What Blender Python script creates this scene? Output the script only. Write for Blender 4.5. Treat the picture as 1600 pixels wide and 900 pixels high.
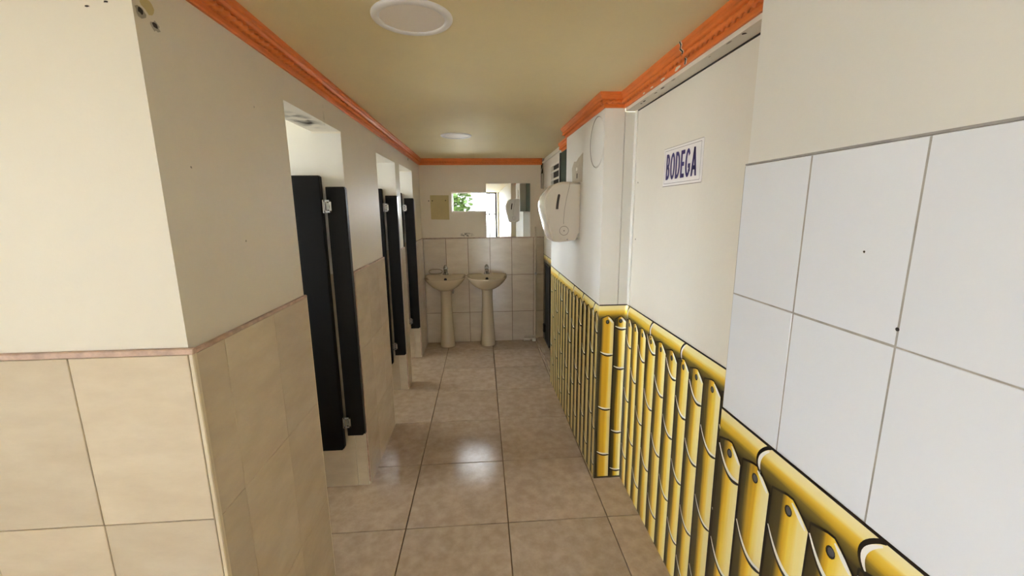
import bpy, math, random
from mathutils import Vector, Matrix
random.seed(7)
scene = bpy.context.scene
col = scene.collection
for o in list(bpy.data.objects): bpy.data.objects.remove(o)

# ------------------------------------------------------------ camera, sky, exposure
CAM_YAW, CAM_PITCH, CAM_ROLL, F_PX = .0712036, .1886071, .0092614, 644.02
def make_camera():
    cy, sy, cp, sp = math.cos(CAM_YAW), math.sin(CAM_YAW), math.cos(CAM_PITCH), math.sin(CAM_PITCH)
    fwd = Vector((sy*cp, cy*cp, -sp)); right = Vector((cy, -sy, 0)); down = fwd.cross(right)
    c, s = math.cos(CAM_ROLL), math.sin(CAM_ROLL)
    r2 = c*right + s*down; d2 = -s*right + c*down
    cd = bpy.data.cameras.new('camera'); cd.sensor_width = 36; cd.lens = F_PX/1600*36
    cd.clip_start = .02; cd.clip_end = 200
    cam = bpy.data.objects.new('camera', cd); col.objects.link(cam)
    m = Matrix((r2, -d2, -fwd)).transposed().to_4x4(); m.translation = (0, 0, 1.5)
    cam.matrix_world = m
    scene.camera = cam
make_camera()
w = bpy.data.worlds.new('world'); scene.world = w; w.use_nodes = True
bg = w.node_tree.nodes['Background']; bg.inputs[0].default_value = (.86, .93, 1.0, 1); bg.inputs[1].default_value = 4.2
vs = scene.view_settings; vs.view_transform = 'Standard'; vs.look = 'None'; vs.gamma = 1; vs.use_curve_mapping = False
vs.exposure = 3.04
scene.cycles.max_bounces = 14; scene.cycles.diffuse_bounces = 9; scene.cycles.glossy_bounces = 6
scene.cycles.transparent_max_bounces = 16
scene.cycles.caustics_reflective = False; scene.cycles.sample_clamp_indirect = 8
scene.cycles.use_denoising = True

# ------------------------------------------------------------ materials
MATS = {}
def mat(name, color, rough=.5, metal=0, noise=0, nscale=6, bump=0, bscale=60, color2=None, stretch=None, rand=0, spec=None, coat=0):
    if name in MATS: return MATS[name]
    m = bpy.data.materials.new(name); m.use_nodes = True; nt = m.node_tree; N = nt.nodes; L = nt.links
    b = N['Principled BSDF']; b.inputs['Roughness'].default_value = rough; b.inputs['Metallic'].default_value = metal
    if spec is not None: b.inputs['Specular IOR Level'].default_value = spec
    if coat: b.inputs['Coat Weight'].default_value = coat; b.inputs['Coat Roughness'].default_value = .06
    b.inputs['Base Color'].default_value = (*color, 1)
    tc = N.new('ShaderNodeTexCoord'); vec = tc.outputs['Object']
    if rand:
        oi = N.new('ShaderNodeObjectInfo'); mu = N.new('ShaderNodeMath'); mu.operation = 'MULTIPLY'; mu.inputs[1].default_value = 37
        L.new(oi.outputs['Random'], mu.inputs[0]); ad = N.new('ShaderNodeVectorMath'); ad.operation = 'ADD'
        L.new(vec, ad.inputs[0]); L.new(mu.outputs[0], ad.inputs[1]); vec = ad.outputs[0]
    if stretch:
        mp = N.new('ShaderNodeMapping'); mp.inputs['Scale'].default_value = stretch; mp.inputs['Rotation'].default_value = (0, 0, .6); L.new(vec, mp.inputs[0]); vec = mp.outputs[0]
    if noise:
        n = N.new('ShaderNodeTexNoise'); n.inputs['Scale'].default_value = nscale; n.inputs['Detail'].default_value = 6
        n.inputs['Roughness'].default_value = .62; L.new(vec, n.inputs['Vector'])
        r = N.new('ShaderNodeValToRGB'); r.color_ramp.elements[0].position = .36; r.color_ramp.elements[1].position = .66
        c2 = color2 or tuple(c*(1-noise) for c in color)
        r.color_ramp.elements[0].color = (*c2, 1); r.color_ramp.elements[1].color = (*color, 1)
        L.new(n.outputs['Fac'], r.inputs[0]); out = r.outputs[0]
        if rand:
            hv = N.new('ShaderNodeHueSaturation'); mr = N.new('ShaderNodeMapRange'); mr.inputs[3].default_value = 1-.07*rand; mr.inputs[4].default_value = 1+.05*rand
            L.new(oi.outputs['Random'], mr.inputs[0]); L.new(mr.outputs[0], hv.inputs['Value']); L.new(out, hv.inputs['Color']); out = hv.outputs[0]
        L.new(out, b.inputs['Base Color'])
    if bump:
        n2 = N.new('ShaderNodeTexNoise'); n2.inputs['Scale'].default_value = bscale; n2.inputs['Detail'].default_value = 4; L.new(tc.outputs['Object'], n2.inputs['Vector'])
        bp = N.new('ShaderNodeBump'); bp.inputs['Strength'].default_value = bump; bp.inputs['Distance'].default_value = .01
        L.new(n2.outputs['Fac'], bp.inputs['Height']); L.new(bp.outputs[0], b.inputs['Normal'])
    MATS[name] = m; return m
def stain_mat(name, color, scale, lo, hi, strength=.9):
    m = bpy.data.materials.new(name); m.use_nodes = True; nt = m.node_tree; N = nt.nodes; L = nt.links
    b = N['Principled BSDF']; b.inputs['Base Color'].default_value = (*color, 1); b.inputs['Roughness'].default_value = .8
    uv = N.new('ShaderNodeTexCoord')
    n = N.new('ShaderNodeTexNoise'); n.inputs['Scale'].default_value = scale; n.inputs['Detail'].default_value = 5; L.new(uv.outputs['Object'], n.inputs['Vector'])
    r = N.new('ShaderNodeMapRange'); r.inputs[1].default_value = lo; r.inputs[2].default_value = hi; L.new(n.outputs['Fac'], r.inputs[0])
    # fade towards the rim (uv is centred on the patch)
    sb = N.new('ShaderNodeVectorMath'); sb.operation = 'SUBTRACT'; sb.inputs[1].default_value = (.5, .5, 0); L.new(uv.outputs['UV'], sb.inputs[0])
    ln = N.new('ShaderNodeVectorMath'); ln.operation = 'LENGTH'; L.new(sb.outputs[0], ln.inputs[0])
    f = N.new('ShaderNodeMapRange'); f.inputs[1].default_value = .5; f.inputs[2].default_value = .15; L.new(ln.outputs['Value'], f.inputs[0])
    mu = N.new('ShaderNodeMath'); mu.operation = 'MULTIPLY'; L.new(r.outputs[0], mu.inputs[0]); L.new(f.outputs[0], mu.inputs[1])
    m2 = N.new('ShaderNodeMath'); m2.operation = 'MULTIPLY'; m2.inputs[1].default_value = strength; L.new(mu.outputs[0], m2.inputs[0])
    L.new(m2.outputs[0], b.inputs['Alpha']); MATS[name] = m; return m
CREAM = mat('cream_wall_paint', (.74, .70, .615), .55, noise=.05, nscale=1.7, bump=.08, bscale=35)
WHITE = mat('white_wall_paint', (.74, .70, .62), .5, noise=.04, nscale=2, bump=.06, bscale=40)
WHITE2 = mat('cool_white_wall_paint', (.78, .77, .73), .5, noise=.03, nscale=2, bump=.05, bscale=40)
BACKW = mat('warm_white_wall_paint', (.78, .71, .60), .5, noise=.05, nscale=2, bump=.05, bscale=40)
STALLW = mat('stall_white_paint', (.72, .71, .68), .55, noise=.05, nscale=3)
CEIL = mat('pale_yellow_ceiling_paint', (.80, .70, .43), .6, noise=.05, nscale=2.2, bump=.05, bscale=30)
ORANGE = mat('orange_cornice_paint', (.80, .215, .045), .42, noise=.12, nscale=14)
TILE = mat('beige_marbled_tile', (.68, .60, .485), .16, noise=.1, nscale=4.5, stretch=(1, 2.6, 1), rand=1, color2=(.60, .515, .405))
WTILE = mat('white_glazed_tile', (.80, .835, .91), .22, noise=.02, nscale=2, rand=.4, bump=.03, bscale=9)
FTILE = mat('beige_stone_floor_tile', (.50, .40, .315), .115, spec=.24, noise=.2, nscale=18, rand=1, color2=(.40, .31, .235), bump=.05, bscale=130)
GROUT = mat('brown_floor_grout', (.16, .095, .055), .8)
WGROUT = mat('pale_grout', (.50, .43, .32), .8)
GGROUT = mat('grey_grout', (.42, .40, .38), .8, noise=.3, nscale=20)
PINK = mat('pinkish_raw_tile_edge', (.60, .43, .35), .5, noise=.35, nscale=30)
BEAD = mat('cream_corner_bead', (.72, .64, .50), .35, noise=.06, nscale=10)
BLACK = mat('black_laminate_board', (.005, .0045, .0045), .45, spec=.12)
DARK = mat('dark_edge_board', (.006, .006, .006), .5)
CHROME = mat('chrome', (.55, .55, .55), .16, 1)
STEEL = mat('dull_steel', (.42, .41, .39), .35, 1)
CERAM = mat('beige_ceramic', (.60, .51, .365), .1, noise=.02, nscale=4, coat=.5)
PLASTIC = mat('glossy_white_plastic', (.76, .715, .65), .14, coat=.4)
PLASTIC2 = mat('white_plastic_base', (.74, .70, .645), .3)
SMOKE = mat('smoked_brown_window', (.035, .02, .013), .2)
GREYLINE = mat('grey_moulded_line', (.22, .19, .16), .5)
NAVY = mat('navy_print', (.020, .010, .115), .4)
LINE = mat('thin_dark_print', (.12, .09, .12), .5)
SIGNW = mat('white_sign_plate', (.80, .77, .76), .3)
GREEN = mat('dark_green_painted_metal', (.016, .040, .022), .5, noise=.3, nscale=5)
IRON = mat('black_iron', (.012, .011, .010), .5)
YELLOWP = mat('old_yellow_paint', (.56, .47, .23), .6, noise=.06, nscale=8)
CEMENT = mat('bare_cement', (.42, .39, .33), .8, noise=.25, nscale=25)
HOLE = mat('dark_hole', (.03, .024, .02), .9)
PVC = mat('painted_pvc_pipe', (.58, .51, .40), .4)
PVCW = mat('white_pvc_fitting', (.82, .78, .70), .4)
LEDW = mat('white_lamp_rim', (.76, .75, .76), .35)
LEDD = mat('milky_lamp_diffuser', (.82, .77, .73), .45)
BLUEB = mat('dark_blue_stopper', (.012, .016, .045), .4)
CONCRETE = mat('pale_concrete_yard', (.55, .52, .46), .85, noise=.15, nscale=1.5)
LEAF = mat('green_leaf', (.032, .058, .010), rough=.6, spec=.1, noise=.4, nscale=3)
BARK = mat('brown_bark', (.16, .11, .07), .9, noise=.4, nscale=9)
YARDW = mat('cream_yard_wall', (.72, .64, .46), .8, noise=.06)
# mural paints
def bamboo_mat(name, stops, streak, axis_scale):
    m = bpy.data.materials.new(name); m.use_nodes = True; nt = m.node_tree; N = nt.nodes; L = nt.links
    b = N['Principled BSDF']; b.inputs['Roughness'].default_value = .3
    uv = N.new('ShaderNodeUVMap'); uv.uv_map = 'UVMap'
    sp = N.new('ShaderNodeSeparateXYZ'); L.new(uv.outputs[0], sp.inputs[0])
    oi = N.new('ShaderNodeObjectInfo'); cb = N.new('ShaderNodeCombineXYZ')
    mu = N.new('ShaderNodeMath'); mu.operation = 'MULTIPLY'; mu.inputs[1].default_value = 50; L.new(oi.outputs['Random'], mu.inputs[0])
    sc = N.new('ShaderNodeVectorMath'); sc.operation = 'MULTIPLY'; sc.inputs[1].default_value = axis_scale; L.new(uv.outputs[0], sc.inputs[0])
    L.new(mu.outputs[0], cb.inputs[2]); ad = N.new('ShaderNodeVectorMath'); ad.operation = 'ADD'; L.new(sc.outputs[0], ad.inputs[0]); L.new(cb.outputs[0], ad.inputs[1])
    n = N.new('ShaderNodeTexNoise'); n.inputs['Scale'].default_value = 1; n.inputs['Detail'].default_value = 3; L.new(ad.outputs[0], n.inputs['Vector'])
    mm = N.new('ShaderNodeMapRange'); mm.inputs[1].default_value = .3; mm.inputs[2].default_value = .7; mm.inputs[3].default_value = -streak; mm.inputs[4].default_value = streak
    L.new(n.outputs['Fac'], mm.inputs[0]); a2 = N.new('ShaderNodeMath'); a2.operation = 'ADD'; L.new(sp.outputs['X'], a2.inputs[0]); L.new(mm.outputs[0], a2.inputs[1])
    r = N.new('ShaderNodeValToRGB'); e = r.color_ramp.elements
    e[0].position, e[0].color = stops[0][0], (*stops[0][1], 1); e[1].position, e[1].color = stops[-1][0], (*stops[-1][1], 1)
    for p, c in stops[1:-1]:
        k = e.new(p); k.color = (*c, 1)
    L.new(a2.outputs[0], r.inputs[0]); L.new(r.outputs[0], b.inputs['Base Color']); MATS[name] = m; return m
OLIVE = (.075, .058, .020); GOLD = (.70, .41, .02); YEL = (.93, .67, .07); PALE = (.95, .82, .34)
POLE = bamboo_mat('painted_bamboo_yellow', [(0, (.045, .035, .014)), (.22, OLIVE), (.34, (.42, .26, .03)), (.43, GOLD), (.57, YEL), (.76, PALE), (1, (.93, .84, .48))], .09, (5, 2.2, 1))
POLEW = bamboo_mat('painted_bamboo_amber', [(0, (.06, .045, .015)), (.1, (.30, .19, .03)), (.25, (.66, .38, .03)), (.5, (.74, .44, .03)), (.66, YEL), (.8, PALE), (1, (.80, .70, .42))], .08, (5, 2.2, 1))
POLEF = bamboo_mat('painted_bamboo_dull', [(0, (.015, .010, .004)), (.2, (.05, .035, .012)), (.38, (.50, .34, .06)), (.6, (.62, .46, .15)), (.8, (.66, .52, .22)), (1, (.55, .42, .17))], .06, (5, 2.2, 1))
RAIL = bamboo_mat('painted_bamboo_rail', [(0, (.07, .055, .02)), (.25, (.20, .145, .03)), (.40, (.66, .41, .03)), (.56, (.86, .60, .08)), (.70, PALE), (1, (.94, .85, .5))], .07, (3, 2.5, 1))
MBACK = mat('mural_dark_olive_ground', (.065, .05, .022), .4, noise=.4, nscale=12)
INK = mat('mural_black_line', (.013, .009, .007), .4)
MWHITE = mat('mural_white_highlight', (.92, .92, .88), .4)
NAILG = mat('mural_grey_nail', (.10, .105, .115), .4)

# ------------------------------------------------------------ mesh builder
class MB:
    def __init__(s): s.v = []; s.f = []; s.mi = []; s.uv = []; s.sm = []
    def face(s, pts, mi=0, uvs=None, smooth=False):
        b = len(s.v); s.v += [tuple(p) for p in pts]; s.f.append(tuple(range(b, b+len(pts)))); s.mi.append(mi); s.uv.append(uvs); s.sm.append(smooth)
    def grid(s, rows, mi=0, closed=False, smooth=True, uvs=None):
        b = len(s.v); n = len(rows[0])
        for r in rows: s.v += [tuple(p) for p in r]
        for i in range(len(rows)-1):
            for j in range(n if closed else n-1):
                k = (j+1) % n
                s.f.append((b+i*n+j, b+i*n+k, b+(i+1)*n+k, b+(i+1)*n+j)); s.mi.append(mi); s.sm.append(smooth)
                s.uv.append([uvs[i][j], uvs[i][k], uvs[i+1][k], uvs[i+1][j]] if uvs else None)
    def box(s, a, c, mi=0, bev=0):
        x0, y0, z0 = (min(a[i], c[i]) for i in range(3)); x1, y1, z1 = (max(a[i], c[i]) for i in range(3))
        if bev:
            e = bev
            rings = []
            for z, d in ((z0, e), (z0+e, 0), (z1-e, 0), (z1, e)):
                q = e*.8
                rings.append([(x0+d+q, y0+d, z), (x1-d-q, y0+d, z), (x1-d, y0+d+q, z), (x1-d, y1-d-q, z), (x1-d-q, y1-d, z), (x0+d+q, y1-d, z), (x0+d, y1-d-q, z), (x0+d, y0+d+q, z)])
            s.grid(rings, mi, True, False); s.face(rings[0][::-1], mi); s.face(rings[-1], mi); return
        p = [(x0, y0, z0), (x1, y0, z0), (x1, y1, z0), (x0, y1, z0), (x0, y0, z1), (x1, y0, z1), (x1, y1, z1), (x0, y1, z1)]
        for q in ((3, 2, 1, 0), (4, 5, 6, 7), (0, 1, 5, 4), (1, 2, 6, 5), (2, 3, 7, 6), (3, 0, 4, 7)): s.face([p[i] for i in q], mi)
    def lathe(s, prof, c=(0, 0, 0), n=24, mi=0, sx=1, sy=1, smooth=True):
        rows = [[(c[0]+r*sx*math.cos(2*math.pi*j/n), c[1]+r*sy*math.sin(2*math.pi*j/n), c[2]+z) for j in range(n)] for r, z in prof]
        s.grid(rows, mi, True, smooth)
    def tube(s, pts, r, n=10, mi=0, cap=True):
        pts = [Vector(p) for p in pts]; rows = []; up = None
        for i, p in enumerate(pts):
            t = (pts[min(i+1, len(pts)-1)]-pts[max(i-1, 0)]).normalized()
            if up is None: up = t.orthogonal().normalized()
            up = (up - t*up.dot(t)).normalized(); sd_ = t.cross(up); rr = r[i] if isinstance(r, (list, tuple)) else r
            rows.append([p + rr*(math.cos(2*math.pi*j/n)*up + math.sin(2*math.pi*j/n)*sd_) for j in range(n)])
        s.grid(rows, mi, True)
        if cap: s.face(rows[0][::-1], mi); s.face(rows[-1], mi)
    def prism(s, poly, y0, y1, mi=0, axes='xz'):
        f = (lambda p, d: (p[0], d, p[1])) if axes == 'xz' else ((lambda p, d: (d, p[0], p[1])) if axes == 'yz' else (lambda p, d: (p[0], p[1], d)))
        a = [f(p, y0) for p in poly]; b = [f(p, y1) for p in poly]
        s.grid([a, b], mi, True, False); s.face(a[::-1], mi); s.face(b, mi)
    def data(s, name, mats):
        me = bpy.data.meshes.new(name); me.from_pydata(s.v, [], s.f)
        for m in (mats if isinstance(mats, (list, tuple)) else [mats]): me.materials.append(m)
        for p, mi, sm in zip(me.polygons, s.mi, s.sm): p.material_index = mi; p.use_smooth = sm
        if any(u for u in s.uv):
            lay = me.uv_layers.new(name='UVMap')
            for p, u in zip(me.polygons, s.uv):
                if u:
                    for li, c in zip(p.loop_indices, u): lay.data[li].uv = c
        me.validate(); me.update(); return me
    def build(s, name, mats, parent=None, matrix=None):
        o = bpy.data.objects.new(name, s.data(name, mats)); col.objects.link(o)
        if parent: o.parent = parent
        if matrix is not None: o.matrix_local = matrix
        return o
def tag(o, label, cat, group=None, kind=None):
    o['label'] = label; o['category'] = cat
    if group: o['group'] = group
    if kind: o['kind'] = kind
    return o
def struct(o, label=None):
    o['kind'] = 'structure'
    if label: o['label'] = label
    return o
def empty(name, loc, label=None, cat=None, group=None):
    o = bpy.data.objects.new(name, None); col.objects.link(o); o.location = loc; o.empty_display_size = .05
    if label: tag(o, label, cat, group)
    return o
def frame(o, u, v):
    """matrix whose x runs along u, y along v, z out of the surface"""
    u = Vector(u).normalized(); v = Vector(v).normalized(); n = u.cross(v)
    m = Matrix((u, v, n)).transposed().to_4x4(); m.translation = o; return m
def patch(name, material, fr, pts, parent, lift=.001, thick=.0):
    m = MB(); xs = [p[0] for p in pts]; ys = [p[1] for p in pts]
    uv = [((p[0]-min(xs))/(max(xs)-min(xs)), (p[1]-min(ys))/(max(ys)-min(ys))) for p in pts]
    m.face([(p[0], p[1], lift) for p in pts], 0, uv)
    if thick:
        m.grid([[(p[0], p[1], lift-thick) for p in pts], [(p[0], p[1], lift) for p in pts]], 0, True, False)
    return m.build(name, material, parent, fr)
def blob(cx, cy, rx, ry, n=14, j=.25, seed=0):
    rn = random.Random(seed)
    return [(cx+rx*(1+rn.uniform(-j, j))*math.cos(2*math.pi*i/n), cy+ry*(1+rn.uniform(-j, j))*math.sin(2*math.pi*i/n)) for i in range(n)]
TILES = {}
def tile_mesh(wd, ht, th, bev, material):
    k = (round(wd, 3), round(ht, 3), round(th, 4), material.name)
    if k not in TILES:
        m = MB(); e = bev
        r0 = [(0, 0, 0), (wd, 0, 0), (wd, ht, 0), (0, ht, 0)]
        r1 = [(x, y, th-e) for x, y, _ in r0]
        r2 = [(e, e, th), (wd-e, e, th), (wd-e, ht-e, th), (e, ht-e, th)]
        m.grid([r0, r1, r2], 0, True, False); m.face(r2, 0)
        TILES[k] = m.data('tile_%s' % material.name, material)
    return TILES[k]
def tile_field(parent, fr, us, vs_, material, gap=.003, th=.01, bev=.0012, name='wall_tile', skip=None, wobble=.0006):
    for i in range(len(us)-1):
        for j in range(len(vs_)-1):
            if skip and skip(i, j): continue
            a, b, c, d = us[i]+gap/2, us[i+1]-gap/2, vs_[j]+gap/2, vs_[j+1]-gap/2
            if b-a < .006 or d-c < .006: continue
            o = bpy.data.objects.new(name, tile_mesh(b-a, d-c, th, bev, material)); col.objects.link(o); o.parent = parent
            o.matrix_local = fr @ Matrix.Translation((a, c, random.uniform(-wobble, wobble)))

# ------------------------------------------------------------ the place: key planes (metres)
XL, XLT = -.655, -.645        # left wall plaster / tile face
YF = .915                     # vestibule face left of the camera
YB = 4.602                    # far wall
ZC = 2.035                    # ceiling
XN = .603                     # near right wall plaster (tile face .595)
YN = .925                     # its far end
XD = .753                     # storeroom door plane
YC = 2.052                    # pillar front
XE = .690                     # far right wall
ZW = 1.19                     # top of the beige tiling
OPEN = [(1.528, 2.105), (2.762, 3.342), (3.505, 4.125)]  # stall openings
ZO = 1.868                    # their heads
WT = .135                     # wall thickness

# floor
m = MB(); m.box((-2.9, -4.3, -.12), (1.1, 4.9, -.011))
floor = struct(m.build('floor', GROUT), 'brown grouted bed of the beige tiled floor')
fx = [-.395+.4915*k for k in range(-5, 4)]; fy = [1.757+.505*k for k in range(-11, 7)]
def fskip(i, j):
    x0, x1, y0, y1 = fx[i], fx[i+1], fy[j], fy[j+1]
    return (x1 < -1.0 and y0 > .95) or (x0 > .95)
tile_field(floor, frame((0, 0, -.011), (1, 0, 0), (0, 1, 0)), fx, fy, FTILE, .0045, .011, .0015, 'floor_tile', fskip)

# ceiling
m = MB(); m.box((-2.9, -4.3, ZC), (1.1, 4.9, ZC+.12)); ceiling = struct(m.build('ceiling', CEIL), 'low pale yellow painted ceiling')

# left wall: piers, lintels and the face beside the camera
m = MB()
T = XL
m.box((-2.9, YF+.008, 0), (T-WT+.0, YF+.16, ZC))                       # face beside the camera
m.box((T-WT, YF+.008, 0), (T, OPEN[0][0], ZC))
m.box((T-WT, OPEN[0][0], ZO), (T, OPEN[0][1], ZC))
m.box((T-WT, OPEN[0][1], 0), (T, OPEN[1][0], ZC))
m.box((T-WT, OPEN[1][0], ZO-.008), (T, OPEN[1][1], ZC))
m.box((T-WT, OPEN[1][1], 0), (T, OPEN[2][0], ZC))
m.box((T-WT, OPEN[2][0], ZO), (T, OPEN[2][1], ZC))
m.box((T-WT, OPEN[2][1], 0), (T, YB, ZC))
wl = struct(m.build('wall_left', CREAM), 'cream painted wall with three stall openings')
# stall partitions and rear
m = MB()
for a, b in ((1.38, OPEN[0][0]), (OPEN[0][1], 2.22), (2.60, OPEN[1][0]), (OPEN[1][1], 3.42), (3.43, OPEN[2][0]), (OPEN[2][1], 4.24)):
    m.box((-1.95, a, 0), (T-WT, b, ZC))
SWZ0, SWZ1 = 1.05, 1.85     # unseen ventilation openings in the stall rear wall, sized to daylight the corridor
prev = 1.3
m.box((-2.07, 1.3, 0), (-1.95, 4.9, SWZ0)); m.box((-2.07, 1.3, SWZ1), (-1.95, 4.9, ZC))
for a, b in OPEN: m.box((-2.07, prev, SWZ0), (-1.95, a+.03, SWZ1)); prev = b-.03
m.box((-2.07, prev, SWZ0), (-1.95, 4.9, SWZ1))
ws = struct(m.build('wall_stalls', STALLW), 'white partition walls inside the toilet stalls')

# beige wall tiles
vz = [0, .357, .777, ZW]
fl = frame((XL+.001, 0, 0), (0, 1, 0), (0, 0, 1))                      # faces +x
def lt(us): tile_field(wl, fl, us, vz, TILE, .0014, .009, .0005, wobble=.0002)
lt([YF+.012, 1.033, 1.283, OPEN[0][0]-.003])
lt([OPEN[0][1]+.008, 2.335, 2.585, OPEN[1][0]-.003])
lt([OPEN[1][1]+.006, OPEN[2][0]-.003])
lt([OPEN[2][1]+.006, 4.365, YB-.012])
ff = frame((-.648, YF+.009, 0), (-1, 0, 0), (0, 0, 1))
ff = Matrix(((1, 0, 0, 0), (0, 0, -1, YF+.0075), (0, 1, 0, 0), (0, 0, 0, 1)))   # x right, y up, z towards the camera
tile_field(wl, ff, [-2.15, -1.9, -1.65, -1.4, -1.15, -.9, -.6515], [0, .357, .779, ZW+.002], TILE, .0028, .0085, .001)
# stall side walls seen through the openings (they face the camera)
for a, b in OPEN:
    fs = Matrix(((1, 0, 0, 0), (0, 0, -1, b+.001), (0, 1, 0, 0), (0, 0, 0, 1)))
    tile_field(ws, fs, [-1.46, -1.21, -.96, -.712, XL-.001], vz, TILE, .0025, .006, .0008)
for a, b in OPEN:
    m = MB(); m.box((XL-WT-.001, b-.003, ZW), (XL-.001, b+.001, ZO-.009)); m.build('jamb_plaster', STALLW, wl)
# wainscot capping and corner beads
def bar(name, a, b, material, parent, bev=.002):
    m = MB(); m.box(a, b, 0, bev); return m.build(name, material, parent)
bar('tile_cap_strip', (-2.2, YF-.004, ZW+.002), (-.638, YF+.008, ZW+.016), PINK, wl)
for a, b in ((YF+.01, OPEN[0][0]), (OPEN[0][1], OPEN[1][0]), (OPEN[1][1], OPEN[2][0]), (OPEN[2][1], YB-.011)):
    bar('tile_cap_strip', (XL, a, ZW), (XLT+.002, b, ZW+.010), PINK, wl)
bar('corner_bead', (-.651, YF-.002, 0), (-.6405, YF+.0115, ZW+.004), BEAD, wl, .0025)
for a, b in OPEN:
    bar('raw_tile_edge', (XL-.002, b+.0005, .02), (XLT-.001, b+.007, ZW+.004), PINK, wl, .001)
    bar('corner_bead', (XL-.001, a-.004, 0), (XLT+.0005, a+.001, ZW+.002), BEAD, wl, .001)

# far wall with the window opening
WX0, WX1, WZ0, WZ1 = -.318, .085, 1.476, 1.687
SX0, SX1, SZ0, SZ1 = .651, .682, 1.72, 1.99
m = MB(); B1 = YB+.12
m.box((-2.1, YB, 0), (WX0, B1, ZC)); m.box((WX0, YB, 0), (WX1, B1, WZ0)); m.box((WX0, YB, WZ1), (WX1, B1, ZC)); m.box((WX1, YB, 0), (SX0, B1, ZC))
m.box((SX0, YB, 0), (SX1, B1, SZ0)); m.box((SX0, YB, SZ1), (SX1, B1, ZC)); m.box((SX1, YB, 0), (1.1, B1, ZC))
wb = struct(m.build('wall_back', BACKW), 'cream painted end wall above beige tiles')
fb = Matrix(((1, 0, 0, 0), (0, 0, -1, YB-.0005), (0, 1, 0, 0), (0, 0, 0, 1)))
tile_field(wb, fb, [-.643, -.4, -.157, .086, .329, .572, XE], [0, .35, .776, ZW], TILE, .0042, .009, .001)
m = MB(); m.box((-.643, YB-.006, 0), (XE, YB, ZW)); m.build('grout_bed', GROUT, wb)
bar('tile_cap_strip', (-.645, YB-.012, ZW), (XE, YB, ZW+.008), PINK, wb)
patch('old_paint_patch', YELLOWP, fb, [(-.547, 1.40), (-.35, 1.395), (-.349, 1.655), (-.548, 1.657)], wb, .0012, .001)
for x, z, r in ((-.565, 1.597, .006), (-.526, 1.598, .006), (-.385, 1.60, .006)):
    patch('screw_hole', HOLE, fb, blob(x, z, r, r, 8, .2, int(x*1000)), wb, .002)
SMUDGE = stain_mat('black_smudge', (.02, .018, .015), 42, .38, .62)
patch('smudge_stain', SMUDGE, fb, blob(-.165, 1.228, .085, .028, 16, .15, 3), wb, .0018)

# window in the far wall
win = struct(empty('window_1', (0, YB, 0)), 'small bright window opening onto foliage and sky')
m = MB()
for a, b in (((WX0, .055, WZ0), (WX0+.010, .075, WZ1)), ((WX1-.01, .055, WZ0), (WX1, .075, WZ1)), ((WX0, .055, WZ0), (WX1, .075, WZ0+.01)), ((WX0, .055, WZ1-.01), (WX1, .075, WZ1))): m.box(a, b)
m.build('window_frame', PVCW, win)
GL = bpy.data.materials.new('thin_window_glass'); GL.use_nodes = True
nt = GL.node_tree; nt.nodes.remove(nt.nodes['Principled BSDF'])
tr = nt.nodes.new('ShaderNodeBsdfTransparent'); gs = nt.nodes.new('ShaderNodeBsdfGlossy'); gs.inputs['Roughness'].default_value = .02
fr_ = nt.nodes.new('ShaderNodeFresnel'); fr_.inputs[0].default_value = 1.45; mx = nt.nodes.new('ShaderNodeMixShader')
nt.links.new(fr_.outputs[0], mx.inputs[0]); nt.links.new(tr.outputs[0], mx.inputs[1]); nt.links.new(gs.outputs[0], mx.inputs[2]); nt.links.new(mx.outputs[0], nt.nodes['Material Output'].inputs[0])
m = MB(); m.box((WX0+.01, .063, WZ0+.01), (WX1-.01, .067, WZ1-.01)); m.build('window_pane', GL, win)
# narrow slot window in the corner
w3 = struct(empty('window_2', (0, YB, 0)), 'narrow dark slot window in the far right corner')
m = MB(); m.box((SX0, .03, SZ0), (SX1, .04, SZ1)); m.build('window_pane', SMOKE, w3)
m = MB(); m.box((SX0-.003, -.006, SZ0), (SX0+.003, .03, SZ1)); m.box((SX0+.014, -.004, SZ0), (SX1-.008, .028, SZ0+.16)); m.build('window_frame', PVCW, w3)
m = MB(); m.tube([(SX0+.008, .012, SZ0+.17), (SX0+.012, .004, SZ0+.2), (SX0+.02, .004, SZ0+.22), (SX1-.004, .01, SZ1-.01)], .004, 8); m.build('window_latch', CHROME, w3)

# unseen entrance wall behind the camera, added to limit the direct daylight
m = MB(); EX0, EX1 = .06, .54
m.box((-2.9, -4.3, 0), (EX0, -4.2, ZC)); m.box((EX1, -4.3, 0), (1.1, -4.2, ZC))
struct(m.build('wall_added_entrance', CREAM), 'cream wall added behind the camera to narrow the daylight from the entrance')
m = MB(); VY0, VY1, VZ0 = -1.25, -.48, .98  # unseen side wall; its opening is added to brighten the near right wall
m.box((-2.42, -4.2, 0), (-2.3, VY0, ZC)); m.box((-2.42, VY1, 0), (-2.3, YF+.008, ZC)); m.box((-2.42, VY0, 0), (-2.3, VY1, VZ0)); struct(m.build('wall_added_vestibule', CREAM), 'unseen cream side wall added with an opening that lights the near right wall')

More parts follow.
